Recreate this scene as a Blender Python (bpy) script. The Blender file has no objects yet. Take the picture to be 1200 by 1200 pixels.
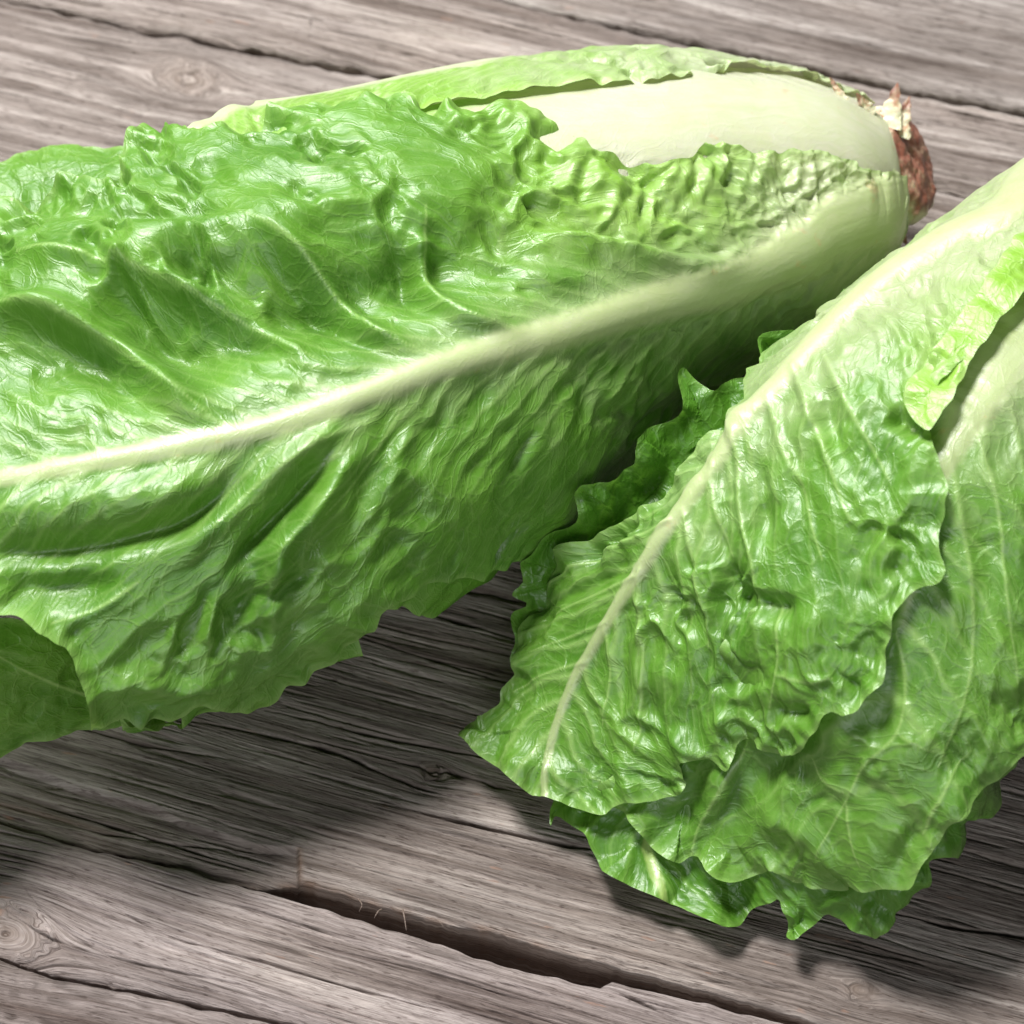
import bpy, math
import numpy as np
from mathutils import Matrix, Vector

# ------------------------------------------------------------------ camera, world, lights
SC = bpy.context.scene
FPX, DIST, ELEV = 3333.0, 0.62, math.radians(57)
CE, SE = math.cos(ELEV), math.sin(ELEV)
CAM = np.array([0.0, -DIST*CE, DIST*SE])
FWD = np.array([0.0, CE, -SE]); UP = np.array([0.0, SE, CE]); RT = np.array([1.0, 0.0, 0.0])
cd = bpy.data.cameras.new("camera"); cam = bpy.data.objects.new("camera", cd); SC.collection.objects.link(cam)
cd.sensor_width = 36; cd.lens = FPX/1200*36; cd.clip_start = 0.01; cd.clip_end = 50
cam.location = CAM; cam.rotation_euler = (math.pi/2-ELEV, 0, 0)
cd.dof.use_dof = True; cd.dof.focus_distance = 0.565; cd.dof.aperture_fstop = 22
SC.camera = cam
w = bpy.data.worlds.new("World"); SC.world = w; w.use_nodes = True
w.node_tree.nodes["Background"].inputs[0].default_value = (0.92, 0.96, 1.0, 1)
w.node_tree.nodes["Background"].inputs[1].default_value = 0.05

def area(name, loc, target, size, power, color=(1, 1, 1)):
    l = bpy.data.lights.new(name, 'AREA'); l.shape = 'RECTANGLE'; l.size = size[0]; l.size_y = size[1]
    l.energy = power; l.color = color
    o = bpy.data.objects.new(name, l); SC.collection.objects.link(o); o.location = loc
    o.rotation_euler = (Vector(target)-Vector(loc)).to_track_quat('-Z', 'Y').to_euler()
    return o
area("softbox_lamp", (-0.36, 0.40, 1.40), (-0.02, 0.02, 0.03), (0.32, 0.30), 41, (1.0, 0.985, 0.975))
area("overhead_softbox_lamp", (-0.40, 0.95, 1.05), (-0.03, 0.03, 0.03), (0.9, 0.6), 19, (0.96, 0.98, 1.0))
area("fill_lamp", (-0.10, -0.85, 0.50), (-0.03, 0, 0.03), (0.6, 0.4), 3.5, (0.95, 0.98, 1.0))
SC.view_settings.view_transform = 'Standard'; SC.view_settings.look = 'None'
SC.view_settings.exposure = 0.0; SC.view_settings.gamma = 1.0
SC.render.engine = 'CYCLES'
SC.cycles.use_denoising = True
SC.cycles.max_bounces = 8; SC.cycles.transparent_max_bounces = 8

def project(P):
    d = P-CAM; z = d@FWD
    return np.stack([600+FPX*(d@RT)/z, 600-FPX*(d@UP)/z], -1)
def unproject(x, y, h=0.0):
    x = np.asarray(x, float); y = np.asarray(y, float); h = np.asarray(h, float)
    d = FWD+((x-600)/FPX)[..., None]*RT-((y-600)/FPX)[..., None]*UP
    return CAM+d*((h-CAM[2])/d[..., 2])[..., None]

# ------------------------------------------------------------------ numeric helpers
def _h(ix, iy, s):
    n = (ix.astype(np.int64)*374761393+iy.astype(np.int64)*668265263+s*974634777) & 0xffffffff
    n = ((n ^ (n >> 13))*1274126177) & 0xffffffff
    n = ((n ^ (n >> 16))*2246822519) & 0xffffffff
    return ((n ^ (n >> 15)) & 0xffffff)/float(0x1000000)
def noise(x, y, s=0):
    ix = np.floor(x); iy = np.floor(y); fx = x-ix; fy = y-iy
    ux = fx*fx*fx*(fx*(fx*6-15)+10); uy = fy*fy*fy*(fy*(fy*6-15)+10)
    def g(i, j):
        a = _h(ix+i, iy+j, s)*2*math.pi
        return np.cos(a)*(fx-i)+np.sin(a)*(fy-j)
    a = g(0, 0); b = g(1, 0); c = g(0, 1); d = g(1, 1)
    return 1.5*((a+(b-a)*ux)*(1-uy)+(c+(d-c)*ux)*uy)
def fbm(x, y, s=0, o=4, r=.5):
    t = 0; a = 1.0
    for k in range(o):
        t = t+a*noise(x*2**k+17.3*k, y*2**k-9.1*k, s+k); a *= r
    return t
def voro(x, y, s=0):
    ix = np.floor(x); iy = np.floor(y)
    f1 = np.full(x.shape, 9.0); f2 = np.full(x.shape, 9.0); cid = np.zeros(x.shape)
    for i in (-1, 0, 1):
        for j in (-1, 0, 1):
            cx = ix+i; cy = iy+j
            px = cx+.12+.76*_h(cx, cy, s); py = cy+.12+.76*_h(cx, cy, s+7)
            d = np.hypot(px-x, py-y); idv = _h(cx, cy, s+13)
            n = d < f1
            f2 = np.where(n, f1, np.minimum(f2, d)); cid = np.where(n, idv, cid); f1 = np.where(n, d, f1)
    return f1, f2, cid
def sm(a, b, x):
    t = np.clip((x-a)/(b-a), 0, 1); return t*t*(3-2*t)
def catmull(pts, n=6, closed=False):
    p = np.asarray(pts, float); m = len(p); out = []
    rng = range(m if closed else m-1)
    for i in rng:
        if closed: a, b, c, d = p[(i-1) % m], p[i], p[(i+1) % m], p[(i+2) % m]
        else: a, b, c, d = p[max(i-1, 0)], p[i], p[i+1], p[min(i+2, m-1)]
        for k in range(n):
            t = k/n
            out.append(.5*((2*b)+(c-a)*t+(2*a-5*b+4*c-d)*t*t+(3*b-a-3*c+d)*t**3))
    if not closed: out.append(p[-1])
    return np.array(out)
def resample1(vals, x, xs):
    """smooth (catmull) interpolation of rows vals at keys xs to x"""
    vals = np.asarray(vals, float); k = np.interp(x, xs, np.arange(len(xs)))
    i = np.clip(np.floor(k).astype(int), 0, len(xs)-2); t = (k-i).reshape(-1, *([1]*(vals.ndim-1)))
    a = vals[np.clip(i-1, 0, None)]; b = vals[i]; c = vals[i+1]; d = vals[np.clip(i+2, None, len(xs)-1)]
    return .5*((2*b)+(c-a)*t+(2*a-5*b+4*c-d)*t*t+(3*b-a-3*c+d)*t**3)

def gnormals(P):
    du = np.gradient(P, axis=0); dv = np.gradient(P, axis=1)
    N = np.cross(du, dv); return N/np.maximum(np.linalg.norm(N, axis=-1, keepdims=True), 1e-12)

# ------------------------------------------------------------------ surfaces of the heads
class Envelope:
    """rounded body of a lettuce head: stations (cx, cy in picture, half width in picture, b, zc)"""
    def __init__(self, st):
        st = np.array(st, float); self.st = st
        C = unproject(st[:, 0], st[:, 1], st[:, 4])
        T = np.gradient(C, axis=0); T[:, 2] = 0; T /= np.linalg.norm(T, axis=1)[:, None]
        N = np.stack([-T[:, 1], T[:, 0], 0*T[:, 0]], 1)        # left of travel (butt to tip)
        a = []
        for k in range(len(st)):
            n = N[k]; e = np.array([T[k] @ RT, T[k] @ UP]); e /= np.linalg.norm(e); p = np.array([-e[1], e[0]])
            dep = (C[k]-CAM) @ FWD; hw = st[k, 2]*dep/FPX
            nn = abs(np.array([n @ RT, n @ UP]) @ p); zz = abs(CE*p[1])
            a.append(math.sqrt(max(hw**2-(st[k, 3]*zz)**2, 1e-5))/nn)
        self.C, self.N, self.a = C, N, np.array(a)
        self.nst = len(st)
    def grid(self, s, th, off):
        k = np.arange(self.nst)
        C = resample1(self.C, s, k); N = resample1(self.N, s, k); N /= np.linalg.norm(N, axis=1)[:, None]
        a = resample1(self.a, s, k)+off; b = resample1(self.st[:, 3], s, k)+off
        t = np.radians(th)
        P = C[:, None, :]+(a[:, None]*np.cos(t))[..., None]*N[:, None, :]
        z = C[:, 2][:, None]+b[:, None]*np.sin(t)
        P[..., 2] = np.where(z < .012, .012*np.exp((z-.012)/.012), z)*0.97+0.0006
        return P

class Surf:
    def __init__(self, P, s=None, th=None, inner=None, flip=False):
        self.P = P; self.nu, self.nv = P.shape[:2]; self.s, self.th = s, th
        N = gnormals(P)
        if inner is not None:
            if np.mean(np.sum(N*(P-inner), -1)) < 0: N = -N; flip = True
            else: flip = False
        elif flip: N = -N
        elif np.mean(np.sum(N*(CAM-P), -1)) < 0: N = -N; flip = True
        self.N = N; self.flip = flip
        self.px = project(P); self.face = np.sum(N*(CAM-P), -1) > 0
        self.mu = np.linalg.norm(np.gradient(P, axis=0), axis=-1)+1e-9
        self.mv = np.linalg.norm(np.gradient(P, axis=1), axis=-1)+1e-9
        self.D = np.zeros(P.shape[:2])
    def idx(self, pts):
        """picture / body coordinates -> fractional grid index"""
        out = []
        st = 3; sub = self.px[::st, ::st]; fm = self.face[::st, ::st]
        for p in pts:
            if p[0] == 'e':
                out.append((np.interp(p[1], self.s, np.arange(self.nu)), np.interp(p[2], self.th, np.arange(self.nv)))); continue
            p = np.array(p[:2], float)
            d = np.sum((sub-p)**2, -1)+np.where(fm, 0, 400.0)
            i, j = np.unravel_index(np.argmin(d), d.shape); i = float(i*st); j = float(j*st)
            for _ in range(8):
                a = int(np.clip(round(i), 1, self.nu-2)); b = int(np.clip(round(j), 1, self.nv-2))
                J = np.stack([(self.px[a+1, b]-self.px[a-1, b])/2, (self.px[a, b+1]-self.px[a, b-1])/2], 1)
                r = p-self.px[a, b]
                try: q = np.linalg.solve(J.T@J+np.eye(2)*.02, J.T@r)
                except Exception: break
                q = np.clip(q, -4, 4); i2 = np.clip(a+q[0], 0, self.nu-1); j2 = np.clip(b+q[1], 0, self.nv-1)
                if abs(i2-i)+abs(j2-j) < .05: i, j = i2, j2; break
                i, j = i2, j2
            out.append((i, j))
        return np.array(out)
    def p3(self, ij):
        return bil(self.P, np.clip(ij, 0, [self.nu-1.001, self.nv-1.001]))
    def dist(self, pl, R, closed=False):
        """distance (m, up to R), line parameter and side of a polyline in index space"""
        d = np.full((self.nu, self.nv), R, float); t = np.zeros_like(d); sd = np.ones_like(d)
        n = len(pl); arc = 0.0; Q3 = self.p3(pl)
        for k in range(n if closed else n-1):
            A = pl[k]; B = pl[(k+1) % n]; a3 = Q3[k]; v = Q3[(k+1) % n]-a3; L2 = v@v; L = math.sqrt(L2)
            if L < 1e-7: continue
            ci = int(np.clip((A[0]+B[0])/2, 0, self.nu-1)); cj = int(np.clip((A[1]+B[1])/2, 0, self.nv-1))
            ri = R/self.mu[ci, cj]*2.0+3; rj = R/self.mv[ci, cj]*2.0+3
            i0 = int(max(0, min(A[0], B[0])-ri)); i1 = int(min(self.nu, max(A[0], B[0])+ri+1))
            j0 = int(max(0, min(A[1], B[1])-rj)); j1 = int(min(self.nv, max(A[1], B[1])+rj+1))
            if i1 > i0 and j1 > j0:
                X = self.P[i0:i1, j0:j1]-a3
                q = np.clip(X@v/L2, 0, 1); dd = np.sqrt(np.maximum(((X-q[..., None]*v)**2).sum(-1), 0))
                sg = np.sign((B[0]-A[0])*(np.arange(j0, j1)[None, :]-A[1])-(B[1]-A[1])*(np.arange(i0, i1)[:, None]-A[0])+1e-12)
                W = d[i0:i1, j0:j1]; m = dd < W
                W[m] = dd[m]; t[i0:i1, j0:j1][m] = (arc+q*L)[m]; sd[i0:i1, j0:j1][m] = sg[m]
            arc += L
        return d, t/max(arc, 1e-9), sd, arc
    def far(self, pl, st=4):
        """same without a limit, on a thinned grid brought back to full size"""
        ii = np.unique(np.append(np.arange(0, self.nu, st), self.nu-1)); jj = np.unique(np.append(np.arange(0, self.nv, st), self.nv-1))
        P = self.P[ii][:, jj]; Q3 = self.p3(pl); d = np.full(P.shape[:2], 9.0); t = np.zeros_like(d); arc = 0.0
        for k in range(len(pl)-1):
            v = Q3[k+1]-Q3[k]; L2 = v@v+1e-12; X = P-Q3[k]; q = X@v/L2
            if k > 0: q = np.maximum(q, 0)
            if k < len(pl)-2: q = np.minimum(q, 1)
            dd = np.sqrt(((X-q[..., None]*v)**2).sum(-1)); m = dd < d
            d[m] = dd[m]; t[m] = (arc+q*math.sqrt(L2))[m]; arc += math.sqrt(L2)
        a = np.interp(np.arange(self.nu), ii, np.arange(len(ii))); b = np.interp(np.arange(self.nv), jj, np.arange(len(jj)))
        G = np.stack(np.meshgrid(a, b, indexing='ij'), -1).reshape(-1, 2)
        return bil(d, G).reshape(self.nu, self.nv), bil(t, G).reshape(self.nu, self.nv)
    def line(self, pts, R, n=5):
        return self.dist(catmull(self.idx(pts), n), R)

def tri_normals(V, F):
    N = np.zeros_like(V)
    a, b, c, d = (V[F[:, k]] for k in range(4))
    n = np.cross(c-a, d-b)
    for k in range(4): np.add.at(N, F[:, k], n)
    return N/np.maximum(np.linalg.norm(N, axis=1, keepdims=True), 1e-12)

def make_mesh(name, V, F, N, attrs, mat, parent):
    used = np.unique(F); mp = -np.ones(len(V), int); mp[used] = np.arange(len(used))
    V = V[used]; F = mp[F]
    me = bpy.data.meshes.new(name)
    me.vertices.add(len(V)); me.vertices.foreach_set("co", V.astype(np.float32).ravel())
    me.loops.add(F.size); me.loops.foreach_set("vertex_index", F.ravel().astype(np.int32))
    me.polygons.add(len(F)); me.polygons.foreach_set("loop_start", np.arange(0, F.size, 4, dtype=np.int32))
    me.polygons.foreach_set("loop_total", np.full(len(F), 4, np.int32))
    me.polygons.foreach_set("use_smooth", np.ones(len(F), bool))
    me.update(calc_edges=True)
    for k, v in attrs.items():
        v = v[used]
        if v.ndim == 1:
            at = me.attributes.new(k, 'FLOAT', 'POINT'); at.data.foreach_set("value", v.astype(np.float32))
        else:
            at = me.attributes.new(k, 'FLOAT_VECTOR', 'POINT'); at.data.foreach_set("vector", v.astype(np.float32).ravel())
    if N is not None:
        me.normals_split_custom_set_from_vertices(N[used].astype(np.float32))
    me.materials.append(mat)
    o = bpy.data.objects.new(name, me); SC.collection.objects.link(o)
    if parent is not None: o.parent = parent
    return o

def inside(poly, nu, nv):
    """even-odd test of grid points, row by row"""
    I = np.zeros((nu, nv), bool); n = len(poly); jj = np.arange(nv)
    for i in range(nu):
        xs = []
        A = poly; B = np.roll(poly, -1, 0); y = i+1e-6
        m = (A[:, 0] > y) != (B[:, 0] > y)
        x = A[m, 1]+(y-A[m, 0])*(B[m, 1]-A[m, 1])/(B[m, 0]-A[m, 0]); x.sort()
        c = np.searchsorted(x, jj); I[i] = (c % 2) == 1
    return I

def nearest_on(poly, q):
    A = poly; B = np.roll(poly, -1, 0); out = np.empty_like(q)
    d = B-A; L2 = np.maximum((d**2).sum(1), 1e-12)
    for k0 in range(0, len(q), 2000):
        Q = q[k0:k0+2000][:, None, :]
        t = np.clip(((Q-A)*d).sum(-1)/L2, 0, 1); C = A+t[..., None]*d
        j = np.argmin(((Q-C)**2).sum(-1), 1); out[k0:k0+2000] = C[np.arange(len(j)), j]
    return out

def bil(A, q):
    i = np.clip(np.floor(q[:, 0]).astype(int), 0, A.shape[0]-2); j = np.clip(np.floor(q[:, 1]).astype(int), 0, A.shape[1]-2)
    a = q[:, 0]-i; b = q[:, 1]-j
    if A.ndim == 3: a = a[:, None]; b = b[:, None]
    return (A[i, j]*(1-a)+A[i+1, j]*a)*(1-b)+(A[i, j+1]*(1-a)+A[i+1, j+1]*a)*b

def build_leaf(parent, S, poly, rib=None, ribw=None, ribh=.0022, feats=(), seed=1, spacing=.0085, shear=1.1,
               cell=.0042, celld=.0007, veinh=.00035, ruffle=.0018, rufl=.007, pale=None, wob=.0006, teeth=.0004,
               big=.0008, bigl=.012, mat=None, label=None, mainv=(), tone=0.0, cellmap=None, ribend=.75, fresh=None, iso=0.0):
    nu, nv = S.nu, S.nv
    U = np.cumsum(np.mean(S.mu, axis=1)); V = np.cumsum(np.mean(S.mv, axis=0))
    UU, VV = np.meshgrid(U, V, indexing='ij')
    pl = catmull(S.idx(poly), 6, True)
    # small irregular wobble of the cut outline
    M = len(pl); seg = np.roll(pl, -1, 0)-pl
    fine = []
    for k in range(M):
        ci = int(np.clip(pl[k, 0], 0, nu-1)); cj = int(np.clip(pl[k, 1], 0, nv-1))
        L = math.hypot(seg[k, 0]*S.mu[ci, cj], seg[k, 1]*S.mv[ci, cj]); n = max(1, min(40, int(L/.0005)))
        for q in range(n): fine.append(pl[k]+seg[k]*q/n)
    fine = np.array(fine); ar = np.arange(len(fine))*.0005
    tg = np.roll(fine, -1, 0)-np.roll(fine, 1, 0)
    ii = np.clip(fine[:, 0].astype(int), 0, nu-1); jj = np.clip(fine[:, 1].astype(int), 0, nv-1)
    mu = S.mu[ii, jj]; mv = S.mv[ii, jj]
    nx = -tg[:, 1]*mv; ny = tg[:, 0]*mu; nl = np.hypot(nx, ny)+1e-12
    wv = noise(ar/.007, ar*0, seed)*wob*.8+noise(ar/.0022, ar*0, seed+1)*teeth*.45-np.maximum(noise(ar/.0050, ar*0+3, seed+3)-.1, 0)*teeth*.9
    fine = fine+np.stack([nx/nl*wv/mu, ny/nl*wv/mv], 1)
    fine[:, 0] = np.clip(fine[:, 0], .5, nu-1.5); fine[:, 1] = np.clip(fine[:, 1], .5, nv-1.5)
    RM = .014
    coarse = fine[::3]
    dm, tm, _, arcm = S.dist(coarse, RM, True)
    edge = 1-dm/RM
    vein = np.zeros((nu, nv)); ribm = np.zeros((nu, nv)); ribcol = ribm; D = np.zeros((nu, nv))
    nearrib = np.zeros((nu, nv))
    q = np.full((nu, nv), .05); p = UU.copy(); sgn = np.ones((nu, nv))
    if rib is not None:
        rl = catmull(S.idx(rib), 6)
        dr, tr, sr, ra = S.dist(rl, .016)
        qf, tf = S.far(rl)
        bl = sm(.010, .0155, dr); bl = np.where((tf/ra > .999) | (tf < 0), 1.0, bl); q = dr*(1-bl)+qf*bl; tr = tr*(dr < .0159)*(1-bl)+(tf/ra)*np.where(dr < .0159, bl, 1)
        # side of the rib from the row-wise position of the line
        od = np.argsort(rl[:, 0]); jr = np.interp(np.arange(nu), rl[od, 0], rl[od, 1])
        sgn = np.where(np.arange(nv)[None, :] > jr[:, None], 1.0, -1.0); dr = q
        tr = np.clip(tr, -1, 3)
        rw = np.interp(tr, np.linspace(0, 1, len(ribw)), ribw)
        x = dr/rw
        ribm = 1-sm(.75, 1.15, x+noise(UU/.0012, VV/.0012, seed+30)*.12)
        D += ribh*np.interp(tr, [0, .2, .6, 1], [.35, 1, .75, .25])*np.where(x < 1, np.sqrt(np.maximum(1-x*x*.8, 0)), .447*np.exp(-(x-1)*2.2))
        ribcol = (1-sm(.65, 1.45, x+noise(UU/.0012, VV/.0012, seed+30)*.15))*np.interp(tr, [0, .45, 1], [1, .95, ribend])
        nearrib = np.exp(-np.maximum(dr-rw, 0)/.006)
        D += .00004*noise(q/.0009+3, tr*ra/.02, seed+31)*ribm     # ribbing along the stalk
        # secondary veins: chevrons off the rib
        wr = fbm(UU/.02, VV/.02, seed+2, 3)*.0035
        pp = tr*ra-shear*(q**.93)*1.25+wr+sgn*spacing*.23
        c = pp/spacing; k = np.round(c); fr = (c-k+.22*(_h(k, sgn, seed)-.5))*spacing
        fade = np.exp(-q/.05)*(1-ribm)
        vw = .00038+.0011*np.exp(-q/.010)
        vv = np.exp(-(fr/vw)**2)*(.35+.65*np.exp(-q/.022))*fade
        D += veinh*1.3*np.exp(-(fr/(vw*1.6))**2)*fade
        vein = np.maximum(vein, vv)
        # finer ones between
        c2 = (pp*1.0+q*.35)/(spacing*.37); k2 = np.round(c2); f2_ = (c2-k2+.5*(_h(k2, sgn, seed+5)-.5))*spacing*.37
        v2 = np.exp(-(f2_/.00028)**2)*np.exp(-q/.03)*(1-ribm)*.4
        vein = np.maximum(vein, v2); D += veinh*.5*v2
        # stretch coordinates along veins for the blistering
        cu = (pp+shear*.62*(q**.93)*1.25)*.80; cv = q*.70*sgn
    else:
        cu = UU; cv = VV*.8
    for lv in mainv:
        d_, t_, s_, a_ = S.line(lv[0], lv[2]*5)
        tap = np.interp(t_, [0, .15, 1], [.45, 1, .35])
        m_ = d_ < lv[2]*4.9
        D += np.where(m_, lv[1]*tap*np.exp(-(d_/(lv[2]*1.3*tap))**2), 0)
        vein = np.maximum(vein, np.where(m_, np.exp(-(d_/(lv[2]*.8*tap))**2), 0)*.95)
    frm = np.zeros((nu, nv)) if fresh is None else np.clip(fresh(S, dm), 0, 1)
    vein = vein*(1-.75*frm*(iso > 0))
    # blisters: hollows of uneven size between raised veins
    wx = fbm(UU/.013, VV/.013, seed+8, 3)*.0032; wy = fbm(UU/.013+40, VV/.013, seed+9, 3)*.0032
    amt = np.clip(.55+1.0*fbm(UU/.018, VV/.018, seed+12, 2), .05, 1.5)*(1-ribm)*(1-.75*nearrib)
    if cellmap is not None: amt = amt*cellmap(S)
    for lv_, (cs, dep) in enumerate(((cell*1.9, 1.0), (cell*.95, .5), (cell*.42, .2))):
        f1, f2, cid = voro((cu+wx*(1.2-.3*lv_))/cs, (cv+wy*(1.2-.3*lv_))/cs, seed+3+lv_*17)
        e = f2-f1; ge = 1-np.clip(f1/.75, 0, 1)**2
        bowl = sm(0, .5, e)*.55+ge*.45*sm(0, .3, e)
        on = sm(.15, .5, cid)*(.5+.9*cid)
        pm_ = np.clip(.6+1.1*noise(UU/.012+lv_*9, VV/.012, seed+50+lv_), 0, 1.3) if lv_ else 1.0
        D -= celld*dep*amt*bowl*on*pm_
        vein = np.maximum(vein, np.exp(-(e/(.05+.03*lv_))**2)*(.34-.07*lv_)*np.clip(amt*pm_, 0, 1))
    if iso > 0:
        for cs, dep in ((.0042, 1.0), (.0021, .45)):
            f1, f2, cid = voro((UU+wx)/cs, (VV+wy)/(cs*1.5), seed+77)
            e = f2-f1; D -= iso*dep*frm*sm(0, .55, e)*(.3+1.2*cid)*(1-ribm); vein = np.maximum(vein, np.exp(-(e/.07)**2)*.45*frm)
        amt = amt*(1-.6*frm)
    # bigger buckles
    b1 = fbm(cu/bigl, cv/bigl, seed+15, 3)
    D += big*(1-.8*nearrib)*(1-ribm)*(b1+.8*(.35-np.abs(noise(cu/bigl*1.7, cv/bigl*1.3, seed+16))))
    D += .00009*fbm(UU/.0011, VV/.0011, seed+19, 2)*(1-ribm)
    # traced folds: (points, amplitude, width, kind)
    for f in feats:
        pts, amp, wd, kind = f[:4]
        R = wd*(2.6 if kind != 'step' else 4)
        d_, t_, s_, a_ = S.line(pts, R)
        m_ = d_ < R*.999
        tap = sm(-.02, .32, t_)*sm(1.02, .66, t_)*1.05 if kind != 'full' else 1
        x = d_/wd
        if kind in ('ridge', 'full'):
            pr = np.exp(-x**2)-math.exp(-2.6**2)
        elif kind == 'sharp':
            pr = np.exp(-x*1.9)-math.exp(-1.9*2.6)
        elif kind == 'step':     # drop on the far side, rise on the near side of the line
            sgs = f[4] if len(f) > 4 else 1
            pr = (sm(-.16, .16, s_*sgs*x))*np.exp(-(x/1.7)**2)
        D += np.where(m_, amp*tap*pr, 0)
    for _ in range(2):
        D[1:-1] = .25*D[:-2]+.5*D[1:-1]+.25*D[2:]; D[:, 1:-1] = .25*D[:, :-2]+.5*D[:, 1:-1]+.25*D[:, 2:]
    # frilled margin
    am = tm*arcm
    rf = noise(am/rufl, dm*20, seed+21)+.28*noise(am/(rufl*.5), dm*40, seed+22)
    D += ruffle*edge**1.6*rf
    D += ruffle*.25*edge**4
    P = S.P+S.N*D[..., None]
    # margin also swings sideways along the surface so folds overhang a little
    tv = np.gradient(S.P, axis=1); tv /= np.linalg.norm(tv, axis=-1, keepdims=True)+1e-12
    P = P+tv*(ruffle*.55*edge**2*noise(am/(rufl*.8)+9, dm*30, seed+23))[..., None]
    P[..., 2] = np.maximum(P[..., 2], .0012+.0009*edge)
    # mesh
    I = inside(fine, nu, nv)
    cells = I[:-1, :-1].astype(int)+I[1:, :-1]+I[:-1, 1:]+I[1:, 1:]
    keep = cells > 0
    vid = np.arange(nu*nv).reshape(nu, nv)
    F = np.stack([vid[:-1, :-1][keep], vid[1:, :-1][keep], vid[1:, 1:][keep], vid[:-1, 1:][keep]], 1)
    need = np.zeros(nu*nv, bool); need[F.ravel()] = True; need &= ~I.ravel()
    ids = np.where(need)[0]
    qq = np.stack([ids//nv, ids % nv], 1).astype(float)
    sn = nearest_on(fine[::2], qq)
    Vt = P.reshape(-1, 3).copy()
    A = dict(rib=ribcol.ravel().copy(), vein=vein.ravel().copy(), edge=np.clip(1-dm/.0016, 0, 1).ravel())
    if pale is None: pm = np.zeros((nu, nv))
    else: pm = pale(S, UU, VV, q)
    A['pale'] = np.clip(pm+.18*fbm(UU/.006, VV/.006, seed+40, 3)*(pm > .02), 0, 1).ravel()
    A['fresh'] = np.zeros(nu*nv) if fresh is None else np.clip(fresh(S, dm), 0, 1).ravel()
    A['luv'] = np.stack([cu+wx*.5, cv+wy*.5, cu*0+seed], -1).reshape(-1, 3)
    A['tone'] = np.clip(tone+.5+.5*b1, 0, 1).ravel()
    Vt[ids] = bil(P, sn)
    for k in ('rib', 'vein', 'pale', 'tone', 'fresh'):
        A[k][ids] = bil(A[k].reshape(nu, nv), sn)
    if S.flip: F = F[:, ::-1]
    N = tri_normals(Vt, F)
    fr_ = A['rib'][F].mean(1) > .5
    lf = make_mesh("leaf", Vt, F[~fr_], N, A, mat or M_LEAF, parent)
    if label: lf["label"] = label
    if fr_.sum() > 50:
        make_mesh("midrib", Vt, F[fr_], N, A, mat or M_LEAF, lf)
    S.finalP = P
    return lf

# ------------------------------------------------------------------ materials
def nt_new(name):
    m = bpy.data.materials.new(name); m.use_nodes = True; nt = m.node_tree; nt.nodes.clear(); return m, nt
def nd(nt, t, **kw):
    n = nt.nodes.new(t)
    for k, v in kw.items():
        if k == 'i':
            for a, b in v.items(): n.inputs[a].default_value = b
        else: setattr(n, k, v)
    return n
def ramp(nt, fac, stops):
    r = nd(nt, 'ShaderNodeValToRGB'); e = r.color_ramp.elements
    while len(e) < len(stops): e.new(.5)
    for k, (p, c) in enumerate(stops): e[k].position = p; e[k].color = (*c, 1) if len(c) == 3 else c
    nt.links.new(fac, r.inputs[0]); return r.outputs[0]
def mixc(nt, fac, a, b, mode='MIX'):
    m = nd(nt, 'ShaderNodeMix', data_type='RGBA', blend_type=mode)
    for s, v in ((m.inputs[0], fac), (m.inputs[6], a), (m.inputs[7], b)):
        if hasattr(v, 'is_linked') or hasattr(v, 'links'): nt.links.new(v, s)
        elif isinstance(v, (int, float)): s.default_value = v
        else: s.default_value = (*v, 1)
    return m.outputs[2]
def math_(nt, op, a, b=None, c=None):
    m = nd(nt, 'ShaderNodeMath', operation=op)
    for s, v in zip(m.inputs, (a, b, c)):
        if v is None: continue
        if hasattr(v, 'links'): nt.links.new(v, s)
        else: s.default_value = v
    return m.outputs[0]
def attr(nt, n): return nd(nt, 'ShaderNodeAttribute', attribute_name=n)

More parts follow.
